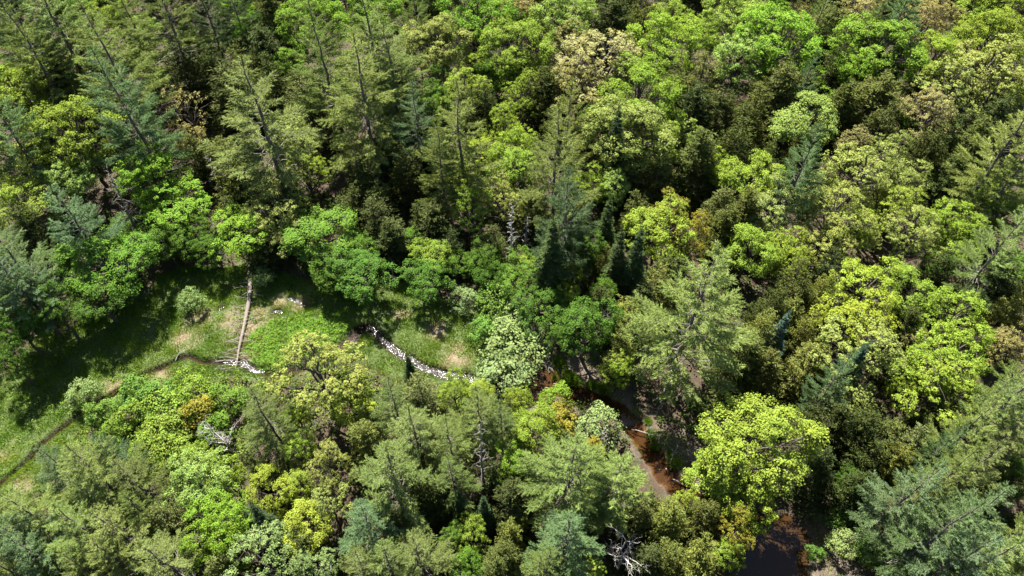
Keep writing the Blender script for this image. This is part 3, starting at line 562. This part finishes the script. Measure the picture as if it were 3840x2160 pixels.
# ------------------------------------------------------------------ the wood going on outside the frame: one mass
hidden = [v for grp in (MAPLE[:3], OAK[:2], PINE[:3], CEDAR[:3]) for v in grp]
def surrounding():
    vv, tints, picks, scl, rot = [], [], [], [], []
    g = np.random.default_rng(5); pts = []
    for yy in np.arange(-40, 250, 6.5):
        for xx in np.arange(-190, 190, 6.5):
            p = np.array((xx, yy)) + g.uniform(-2.4, 2.4, 2); P = np.array((p[0], p[1], 9.0))
            if (P - np.array((0, 0, CAM_H))) @ FW < 12: pts.append(p); continue
            x, y = to_px(P)
            if -260 < x < 4100 and -90 < y < 2420: continue
            if -1500 < x < 5300 and -650 < y < 4200: pts.append(p)
    pts = np.array(pts); n = len(pts)
    me = bpy.data.meshes.new('surrounding_wood'); me.vertices.add(n)
    me.vertices.foreach_set('co', np.c_[pts, np.zeros(n)].astype(np.float32).ravel())
    for nme, val in (('pick', g.integers(0, len(hidden), n)), ('turn', g.random(n) * 6.28), ('size', g.uniform(.75, 1.15, n))):
        a = me.attributes.new(nme, 'INT' if nme == 'pick' else 'FLOAT', 'POINT'); a.data.foreach_set('value', val.astype(np.int32 if nme == 'pick' else np.float32))
    o = obj('surrounding_wood', me); o.color = (.17, .22, .05, 1)
    tag(o, 'mixed wood going on beyond the edges of the view', 'wood', kind='stuff')
    ng = bpy.data.node_groups.new('scatter', 'GeometryNodeTree')
    ng.interface.new_socket('Geometry', in_out='INPUT', socket_type='NodeSocketGeometry'); ng.interface.new_socket('Geometry', in_out='OUTPUT', socket_type='NodeSocketGeometry')
    gi, go = ng.nodes.new('NodeGroupInput'), ng.nodes.new('NodeGroupOutput')
    L = ng.links.new
    join = ng.nodes.new('GeometryNodeJoinGeometry')
    for k, pr in enumerate(hidden):
        pm = pr[1]
        ob = bpy.data.objects.new('wood_source', pm); ob.color = (.17, .22, .05, 1)
        inf = ng.nodes.new('GeometryNodeObjectInfo'); inf.inputs['Object'].default_value = ob; inf.inputs['As Instance'].default_value = True
        L(inf.outputs['Geometry'], join.inputs[0])
    iop = ng.nodes.new('GeometryNodeInstanceOnPoints'); L(gi.outputs[0], iop.inputs['Points']); L(join.outputs[0], iop.inputs['Instance'])
    iop.inputs['Pick Instance'].default_value = True
    def na(nm, typ):
        a = ng.nodes.new('GeometryNodeInputNamedAttribute'); a.data_type = typ; a.inputs['Name'].default_value = nm; return a.outputs['Attribute']
    L(na('pick', 'INT'), iop.inputs['Instance Index'])
    cx = ng.nodes.new('ShaderNodeCombineXYZ'); L(na('turn', 'FLOAT'), cx.inputs['Z']); L(cx.outputs[0], iop.inputs['Rotation'])
    L(na('size', 'FLOAT'), iop.inputs['Scale']); L(iop.outputs[0], go.inputs[0])
    md = o.modifiers.new('scatter', 'NODES'); md.node_group = ng
surrounding()

# ------------------------------------------------------------------ what covers the ground: uncounted stuff
def scatter(poly, dens, seed):
    P = np.array(poly); g = np.random.default_rng(seed); lo, hi = P.min(0), P.max(0)
    n = int((hi - lo).prod() * dens); p = g.uniform(lo, hi, (n, 2)); return p[inside(poly, p[:, 0], p[:, 1])], g
def grass_on(name, poly, dens, seed, hmin, hmax, label, dry_bias=0.0, thin=None, width=.075):
    p, g = scatter(poly, dens, seed)
    d, hw = water_info(p[:, 0], p[:, 1]); p = p[d > hw - .04]
    if thin is not None: p = p[vnoise(p[:, 0], p[:, 1], thin[0], seed + 1) > thin[1] + g.normal(0, .06, len(p))]
    n = len(p); dv = np.zeros(n)
    for (c, r) in drypatch: dv = np.maximum(dv, np.clip(1.3 - np.hypot(p[:, 0] - c[0], p[:, 1] - c[1]) / r, 0, 1))
    lush = vnoise(p[:, 0], p[:, 1], 4.5, 21) * .6 + vnoise(p[:, 0], p[:, 1], 1.3, 22) * .4
    tint = np.clip(.36 + (.5 - lush) * .5 + dv * .42 + dry_bias + g.normal(0, .09, n), 0, 1)
    hgt = (hmin + (hmax - hmin) * np.clip(vnoise(p[:, 0], p[:, 1], 1.1, 23) * 1.4 - .2, 0, 1)) * g.uniform(.6, 1.2, n) * (1 - .45 * dv)
    z = ground_z(p[:, 0], p[:, 1]) - .03
    wind = np.stack([vnoise(p[:, 0], p[:, 1], 2.5, 24) - .5, vnoise(p[:, 0], p[:, 1], 2.5, 25) - .5, np.zeros(n)], -1) * 1.4
    dd = unit(np.array((0, 0, 1.0)) + wind + g.normal(0, .42, (n, 3)) * (1, 1, .2))
    v, f = blades(np.c_[p, z], dd, hgt, width, g)
    o = obj(name, mesh(name, [(v, f, 0, tint)], [GRASS])); tag(o, label, 'grass', kind='stuff'); return o
grass_on('meadow_grass', meadow, 120, 31, .22, .62, 'long green and straw-coloured grass of the stream-side meadow')
grass_on('bank_grass', bank, 110, 32, .12, .4, 'thin grass on the muddy stream bank', .16, (1.5, .42))
grass_on('sandbar_grass', sandbar, 60, 33, .12, .4, 'dry thin grass on the sandy pond bank', .28, (1.3, .45))
def leafy(name, pts, g, hmin, hmax, per, leaf, col, label, cat, r=.5):
    n = len(pts); hh = g.uniform(hmin, hmax, n); o = unit(g.normal(size=(n * per, 3)) + (0, 0, .5)) * (g.random((n * per, 1)) ** .5)
    base = np.repeat(np.c_[pts, ground_z(pts[:, 0], pts[:, 1]) + hh * .5], per, 0); h3 = np.repeat(hh, per)[:, None]
    P = base + o * np.concatenate([h3 * r + .2, h3 * r + .2, h3 * .5], 1)
    Nn = unit(o * .5 + np.array((0, 0, .8)) + g.normal(0, .4, (n * per, 3)))
    v, f = kites(P, Nn, leaf * g.uniform(.6, 1.3, len(P)), g)
    ob = obj(name, mesh(name, [(v, f, 0, np.clip(np.repeat(g.normal(.5, .15, n), per) + g.normal(0, .15, n * per), 0, 1))], [LEAF])); ob.color = (*col, 1)
    tag(ob, label, cat, kind='stuff'); return ob
fern_px = line([(640, 830), (700, 800), (780, 790), (850, 790), (880, 820), (840, 860), (760, 900), (700, 935), (640, 925), (615, 880)])
p, g = scatter(fern_px, 9, 41)
leafy('herb_bed', p, g, .25, .5, 16, .16, (.15, .27, .035), 'low bed of bright green leafy herbs beside the fallen log', 'herbs')
p, g = scatter(meadow, .8, 42); d, hw = water_info(p[:, 0], p[:, 1]); p = p[(d > hw + .4) & (vnoise(p[:, 0], p[:, 1], 5, 43) > .5)]
leafy('meadow_herbs', p, g, .2, .55, 16, .16, (.15, .24, .04), 'scattered leafy herbs among the meadow grass', 'herbs')
thicket = line([(150, 1170), (250, 1075), (330, 1020), (480, 965), (600, 945), (700, 960), (820, 910), (900, 930), (1000, 975), (1180, 985), (1300, 1000), (1340, 1060), (1280, 1120), (1000, 1060), (760, 1080), (640, 1150), (400, 1180), (200, 1260)])
p, g = scatter(thicket, 1.5, 46); d, hw = water_info(p[:, 0], p[:, 1]); p = p[d > hw + .5]
leafy('thicket', p, g, .4, 1.7, 30, .19, (.18, .255, .04), 'knee-high leafy thicket between the shrubs on the sunny slope', 'thicket', .5)
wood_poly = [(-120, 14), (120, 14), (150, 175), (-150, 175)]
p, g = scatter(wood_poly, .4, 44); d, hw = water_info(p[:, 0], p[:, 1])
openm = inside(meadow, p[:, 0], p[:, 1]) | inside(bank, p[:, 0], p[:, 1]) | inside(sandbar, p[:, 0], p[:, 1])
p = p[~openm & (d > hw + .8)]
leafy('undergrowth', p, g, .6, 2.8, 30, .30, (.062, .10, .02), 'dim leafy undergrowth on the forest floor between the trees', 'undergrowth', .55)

# ------------------------------------------------------------------ dead wood
def height_to(B, ytop):
    lo, hi = .2, 40.0
    for _ in range(40):
        m = (lo + hi) / 2
        if to_px((B[0], B[1], m))[1] > ytop: lo = m
        else: hi = m
    return lo
snag_bits = {}
def snag(base, top, label, r=.16, nb=26, blen=1.0, seed=1, wood=None, lean=True):
    """a standing dead conifer; base and top are pixels"""
    g = np.random.default_rng(seed); wood = wood or DEADWOOD
    B = at(*base); h = height_to(B, top[1]); T = at(top[0], top[1], h)
    root = empty('dead_conifer', (B[0], B[1], float(ground_z(B[:1], B[1:2])[0])))
    tag(root, label, 'dead tree', 'dead standing conifers')
    off = T[:2] - B[:2] if lean else np.zeros(2)
    pth = bend((0, 0, -.4), (off[0], off[1], h), 0, 8, .05, g); obj('trunk', mesh('trunk', tubes([(pth, np.linspace(r, .02, 8), 7)]), [wood], True), root)
    for k in range(nb):
        t = .18 + .8 * (k + g.random()) / nb; z = h * t; o = np.array([np.interp(z, pth[:, 2], pth[:, i]) for i in range(3)])
        a = k * 2.4 + g.normal(0, .4); L = blen * (1.15 - t) * g.uniform(.5, 1.3) + .25
        d = unit(np.array((math.cos(a), math.sin(a), g.normal(-.1, .25)))); out = []
        e = bend(o, o + d * L, g.normal(.05, .08) * L, 5, .04 * L, g); out.append((e, np.linspace(.05, .016, 5), 4))
        for q in range(3):
            b = e[g.integers(2, 5)]; out.append((np.array((b, b + unit(d + g.normal(0, .7, 3)) * L * .32)), np.array((.024, .012)), 3))
        obj('branch', mesh('branch', tubes(out), [wood], True), root)
    return root
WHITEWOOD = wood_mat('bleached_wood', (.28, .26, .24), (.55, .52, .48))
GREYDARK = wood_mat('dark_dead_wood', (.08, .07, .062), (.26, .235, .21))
E_ = lambda t, u, v: tp(t, u, v)
snag(E_('E', 1282, 610), E_('E', 1286, 80), 'tall pale grey snag covered in short twigs above the dark stream bank', .26, 44, 1.0, 1, WHITEWOOD)
snag(E_('E', 1385, 440), E_('E', 1408, 175), 'shorter pale grey snag behind the tall pale one', .2, 30, 1.0, 2)
snag(E_('E', 1492, 330), E_('E', 1500, 195), 'thin grey dead pole beside the twin-topped pine', .09, 12, .5, 3)
snag(E_('E', 392, 650), E_('E', 376, 508), 'short grey stump with twigs at the shaded meadow edge', .13, 14, .5, 4)
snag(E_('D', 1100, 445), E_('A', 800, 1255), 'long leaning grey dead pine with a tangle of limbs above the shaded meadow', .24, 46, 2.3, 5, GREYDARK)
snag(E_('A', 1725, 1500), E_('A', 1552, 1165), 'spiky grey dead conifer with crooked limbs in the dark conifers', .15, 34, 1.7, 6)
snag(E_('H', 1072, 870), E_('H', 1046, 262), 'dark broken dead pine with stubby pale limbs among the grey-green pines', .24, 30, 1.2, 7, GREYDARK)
snag(E_('H', 1998, 505), E_('H', 1984, 330), 'small white dead conifer beside the bronze conifer', .08, 22, .6, 8)
snag(E_('A', 2060, 330), E_('A', 2020, 90), 'grey dead conifer with spread bare limbs under the vivid green tree', .14, 26, 1.8, 9)

def dead_broadleaf(x, y, wpx, hz, label, seed, wood, limbs=7, up=.3):
    P = at(x, y, hz * .6); w = wpx * depth(P) / FPX; g = np.random.default_rng(seed)
    root = empty('dead_broadleaf_tree', (P[0], P[1], float(ground_z(P[:1], P[1:2])[0]))); tag(root, label, 'dead tree', 'bare dead broadleaf trees')
    tr = bend((0, 0, -.4), (g.normal(0, .3), g.normal(0, .3), hz * .5), 0, 5, .08, g)
    obj('trunk', mesh('trunk', tubes([(tr, np.linspace(.2, .13, 5), 7)]), [wood], True), root)
    for k in range(limbs):
        a = 6.283 * k / limbs + g.normal(0, .3); out = []
        bare(tr[-1 - (k % 3)], unit(np.array((math.cos(a), math.sin(a), g.uniform(.3, 1.3)))), min(w * .42, hz * .6) * g.uniform(.8, 1.1), .10, g, 3, out, up)
        obj('limb', mesh('limb', tubes(out), [wood], True), root)
    return root
dead_broadleaf(*E_('G', 1650, 360), 360 * .4969, 8.5, 'bleached dead broadleaf tree with bare forked limbs above the mint green tree', 3, WHITEWOOD)
dead_broadleaf(*E_('G', 1990, 560), 300 * .4969, 7.0, 'brown tangled dead tree with broken upright limbs beside the bleached one', 4, LOGWOOD, 9, .6)
dead_broadleaf(*E_('H', 2150, 1230), 400 * .4969, 11.0, 'bare white twiggy tree near the bottom edge amid pines', 5, WHITEWOOD, 9, .4)
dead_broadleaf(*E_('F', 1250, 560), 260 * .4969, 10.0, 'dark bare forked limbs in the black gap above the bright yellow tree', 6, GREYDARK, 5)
dead_broadleaf(*E_('G', 2430, 1420), 260 * .4969, 9.0, 'bare grey twiggy tree cut by the bottom edge', 8, WHITEWOOD, 6, .4)
dead_broadleaf(*E_('E', 1500, 1060), 200 * .4969, 3.6, 'arching bare grey stems over the dark stream bank', 9, DEADWOOD, 5, .0)

# the fallen log
def fallen_log():
    g = np.random.default_rng(77)
    pts = [at(x * K, y * K) for x, y in ((629, 655), (631, 690), (632, 720), (627, 770), (619, 810), (610, 850), (603, 880), (597, 912), (590, 935))]
    zz = [.75, .62, .5, .4, .34, .32, .3, .12, -.1]; P = np.array([(p[0], p[1], z) for p, z in zip(pts, zz)]); o0 = P[0] * (1, 1, 0); P = P - o0
    root = empty('fallen_log', o0); tag(root, 'bare fallen conifer trunk with side branches lying across the sunny meadow', 'log')
    rr = np.array((.34, .33, .31, .28, .24, .20, .155, .10, .05)); obj('trunk', mesh('trunk', tubes([(P, rr, 9)]), [LOGWOOD], True), root)
    s = np.linspace(0, 1, len(P)); ax = unit(P[-1] - P[0]); side = np.array((ax[1], -ax[0], 0))
    for k in range(46):
        u = .2 + .8 * ((k + g.random()) / 46) ** .85; o = np.array([np.interp(u, s, P[:, i]) for i in range(3)])
        sg = 1 if g.random() < .62 else -1; L = (2.1 if sg > 0 else 1.5) * g.uniform(.5, 1.2) * (1.1 - .35 * abs(u - .5))
        if k == 36: sg, L = 1, 3.3
        if k == 38: sg, L = -1, 2.4
        d = unit(side * sg + ax * g.normal(.18, .25) + np.array((0, 0, g.uniform(-.12, .22)))); end = o + d * L; end[2] = max(end[2], .3) + .35 * g.random()
        e = bend(o, end, .14 * L, 6, .03 * L, g); out = [(e, np.linspace(.06 if k not in (36, 38) else .08, .02, 6), 4)]
        for q in range(3): b = e[g.integers(2, 6)]; out.append((np.array((b, b + unit(d + g.normal(0, .6, 3)) * L * .3)), np.array((.025, .012)), 3))
        obj('branch', mesh('branch', tubes(out), [LOGWOOD if k % 3 == 0 else DEADWOOD], True), root)
fallen_log()
def stick(pxs, z0, r, label, twigs=5, seed=1, m=DEADWOOD):
    g = np.random.default_rng(seed); P = np.array([at(x * K, y * K) for x, y in pxs]); P[:, 2] = ground_z(P[:, 0], P[:, 1]) + r + z0; o0 = P[0].copy(); P = P - o0
    root = empty('drift_branch', o0); tag(root, label, 'branch', 'dead branches lying by the stream')
    L = np.linalg.norm(P[-1]); t = np.linspace(0, 1, 8); pp = np.stack([np.interp(t, np.linspace(0, 1, len(P)), P[:, i]) for i in range(3)], -1); pp[1:-1] += g.normal(0, .02 * L, (6, 3)); pp[1:-1, 2] += .1
    obj('stem', mesh('stem', tubes([(pp, np.linspace(r, r * .35, 8), 6)]), [m], True), root)
    for k in range(twigs):
        b = pp[g.integers(2, 8)]; d = unit(pp[-1] - pp[0] + g.normal(0, .7, 3) * L); e = bend(b, b + d * L * g.uniform(.2, .45) * (1, 1, .5), 0, 4, .03 * L, g); e[:, 2] = np.maximum(e[:, 2], -.02)
        obj('twig', mesh('twig', tubes([(e, np.linspace(r * .45, r * .15, 4), 4)]), [m], True), root)
stick([(1590, 1080), (1625, 1090), (1662, 1102)], .3, .07, 'pale bare branch bridging the brown stream', 4, 1)
stick([(1688, 1180), (1692, 1150), (1710, 1110)], .02, .08, 'forked grey dead branch on the shaded mud', 8, 2)
stick([(1688, 1165), (1745, 1160)], .02, .06, 'thin dead stick lying along the shaded mud', 5, 3)
stick([(1690, 1200), (1740, 1225), (1790, 1245)], .03, .09, 'brown driftwood piece at the stream edge under the huge tree', 9, 4, LOGWOOD)
stick([(1365, 875), (1372, 905), (1385, 925)], .05, .07, 'curved grey branch on the pale mud above the rust-brown pool', 6, 5)
stick([(890, 850), (925, 862)], .1, .05, 'pale stick across the head of the riffle', 3, 6)
stick([(440, 905), (452, 890), (470, 880)], .05, .06, 'short pale stick standing in the narrow creek', 3, 7)

# tufts of sedge on the mud
def sedge_mesh(seed):
    g = np.random.default_rng(seed); n = 420; a = g.random(n) * 6.28; r = .42 * np.sqrt(g.random(n)); p = np.stack([r * np.cos(a), r * np.sin(a), np.zeros(n) - .03], -1)
    d = unit(np.stack([np.cos(a) * r * 1.9, np.sin(a) * r * 1.9, np.ones(n)], -1) + g.normal(0, .25, (n, 3)) * (1, 1, .3))
    v, f = blades(p, d, g.uniform(.3, .75, n), .07, g); return mesh('sedge_tuft', [(v, f, 0, np.clip(g.normal(.38, .1, n), 0, 1))], [GRASS])
SEDGE = [sedge_mesh(s) for s in (1, 2, 3)]
sedges = [(455, 285, 1.3, 'sedge tuft alone on the mud above the rust-brown pool'), (530, 375, 1.0, 'upper sedge tuft of the cluster by the rust-brown pool'), (570, 415, 1.2, 'middle sedge tuft of the cluster by the rust-brown pool'), (608, 452, 1.1, 'outer sedge tuft of the cluster by the rust-brown pool'), (520, 465, 1.1, 'lowest sedge tuft of the cluster by the rust-brown pool'), (422, 398, .6, 'small sedge tuft at the very edge of the rust-brown pool'),
          (730, 480, 1.0, 'sedge tuft touching a shaded one above the grey water'), (765, 492, 1.0, 'paler sedge tuft above the grey water'), (850, 515, 1.5, 'broad sedge tuft on the dry bank above the grey water'), (1240, 795, .8, 'small dim sedge tuft in the shade of the largest pine'), (1270, 905, 1.2, 'sedge tuft at the end of the branch bridging the stream'), (1300, 1005, .9, 'sedge tuft below the branch bridging the stream'), (1470, 1150, 1.3, 'sedge tuft on the mud beside the huge yellow-lime tree'), (1440, 1080, .8, 'dim sedge tuft between the dead stick and the huge tree'), (490, 430, .8, 'little sedge tuft between the cluster and the pool')]
for k, (u, v, sc, lab) in enumerate(sedges):
    P = at(1900 + u * .4278, 1240 + v * .4278); P[2] = ground_z(P[:1], P[1:2])[0]
    o = obj('sedge_tuft', SEDGE[k % 3], None, P); o.scale = (sc * 1.1,) * 2 + (sc,); o.rotation_euler = (0, 0, k * 1.7); tag(o, lab, 'sedge', 'sedge tufts on the stream bank')
# stones in the riffle: too small and many to pick apart
def stones():
    g = np.random.default_rng(91); V, Fc, off = [], [], 0
    ico = np.array([(0, 0, 1), (.9, 0, .3), (.28, .85, .3), (-.73, .53, .3), (-.73, -.53, .3), (.28, -.85, .3), (0, 0, -.6)]); fc = np.array([(0, 1, 2), (0, 2, 3), (0, 3, 4), (0, 4, 5), (0, 5, 1), (6, 2, 1), (6, 3, 2), (6, 4, 3), (6, 5, 4), (6, 1, 5)])
    for k in range(420):
        i = g.integers(12, 52) if g.random() < .8 else g.integers(0, len(run) - 1); w = run_w[i]; p = np.array(run[i]) + g.normal(0, w * .75, 2); r = g.uniform(.05, .15) * (1.4 if g.random() < .1 else 1)
        z = float(ground_z(p[:1], p[1:2])[0]); v = ico * g.uniform(.7, 1.3, (7, 3)) * r * (1, 1, .7) + (p[0], p[1], max(z, -.29) + .02)
        V.append(v); Fc.append(fc + off); off += 7
    m, nt, out = mat('stone'); b = N(nt, 'ShaderNodeBsdfPrincipled'); nt.links.new(ramp(nt, attr(nt, 'tint'), [(0, (.05, .04, .035)), (1, (.2, .175, .155))]), b.inputs['Base Color']); b.inputs['Roughness'].default_value = .6; nt.links.new(b.outputs[0], out.inputs[0])
    f = np.concatenate(Fc); o = obj('stream_gravel', mesh('stream_gravel', [(np.concatenate(V), f, 0, np.repeat(g.random(420), 10))], [m], False)); tag(o, 'small stones in and along the stream', 'stones', kind='stuff')
stones()

# ------------------------------------------------------------------ labels: what singles each tree out
LM = [(615, 810, 'the fallen log'), (1030, 895, 'the glittering riffle'), (1380, 955, 'the rust-brown pool'), (1600, 1080, 'the brown stream bend'), (1950, 1390, 'the dark pond'), (330, 960, 'the narrow creek'), (1287, 610, 'the tall pale snag'), (1393, 430, 'the twin-topped pine'), (1540, 390, 'the dark spruce spire amid broadleaf crowns'), (1755, 850, 'the largest pine'), (1905, 1120, 'the huge yellow-lime tree'), (2200, 170, 'the vivid cauliflower-shaped tree'), (2027, 305, 'the ringed mint green tree'), (2010, 430, 'the lone bluish pine'), (467, 267, 'the thin tan tree'), (657, 300, 'the broad pine with bare leader'), (187, 333, 'the large domed lime tree'), (320, 510, 'the leaning grey dead pine'), (545, 440, 'the spiky dead conifer'), (908, 225, 'the broken-topped pine'), (1205, 45, 'the billowing vivid green tree'), (1425, 43, 'the pale mint tree by the blackish gap'), (2184, 723, 'the bright yellow open tree'), (2514, 620, 'the leaning pale pine'), (2480, 173, 'the broad pale olive tree'), (550, 1087, 'the bleached dead tree'), (693, 1233, 'the clear yellow tree'), (882, 1010, 'the round lime-yellow tree'), (985, 1196, 'the pine with dead lower limbs'), (1426, 1183, 'the star-branched pine'), (1576, 1377, 'the bare white twiggy tree'), (2334, 1336, 'the broad bluish pine'), (1848, 1326, 'the bronze-yellow tree'), (273, 683, 'the big meadow-side tree'), (1155, 303, 'the straight-trunked pine'), (1957, 63, 'the vivid tree with tan sprigs'), (2335, 900, 'the leafy lime crowns'), (160, 1350, 'the bottom corner pines'), (1215, 1100, 'the dark broken pine')][:36]
ORD = ['first', 'second', 'third', 'fourth', 'fifth', 'sixth', 'seventh', 'eighth', 'ninth', 'tenth', 'eleventh', 'twelfth']
def rel(p, l):
    dx, dy = p[0] / K - l[0], p[1] / K - l[1]
    return ('above' if dy < 0 else 'below') if abs(dy) > .8 * abs(dx) else 'beside'
def dist(p, l): return math.hypot(p[0] / K - l[0], p[1] / K - l[1])
wq = {k: np.quantile([q[4] for q in placed if q[1] == k], (.3, .75)) for k in KIND if any(q[1] == k for q in placed)}
def size_word(q): return 'small ' if q[4] < wq[q[1]][0] else 'large ' if q[4] > wq[q[1]][1] else ''
used_labels = {q[5] for q in placed if q[5]}
def name_tree(q):
    noun = KIND[q[1]][5]; same = [o for o in placed if o is not q and (o[1], o[2]) == (q[1], q[2]) and not o[5]]
    for far in (1, 2):
        for l in sorted(LM, key=lambda l: dist(q[3], l))[:(5, 9)[far - 1]]:
            d = dist(q[3], l)
            if d < 18 or d > (330, 650)[far - 1]: continue
            r = rel(q[3], l); rivals = [o for o in same if rel(o[3], l) == r and dist(o[3], l) < (330, 650)[far - 1]]
            if far == 1:
                rs = [o for o in rivals if size_word(o) == size_word(q)]
                cands = [f'{WORD[q[2]]} {noun} {r} {l[2]}'] if not rivals else []
                if not rs and size_word(q): cands.append(f'{size_word(q)}{WORD[q[2]]} {noun} {r} {l[2]}')
            else:
                n = sum(dist(o[3], l) < d for o in rivals)
                cands = [f'{ORD[n]} {WORD[q[2]]} {noun} {r} {l[2]}, counting outwards'] if n < len(ORD) else []
            for c in cands:
                if c not in used_labels and 4 <= len(c.split()) <= 16: used_labels.add(c); return c
    return f'{size_word(q)}{WORD[q[2]]} {noun} in the thick of the wood'
for q in placed:
    if not q[5]: q[0]['label'] = name_tree(q)
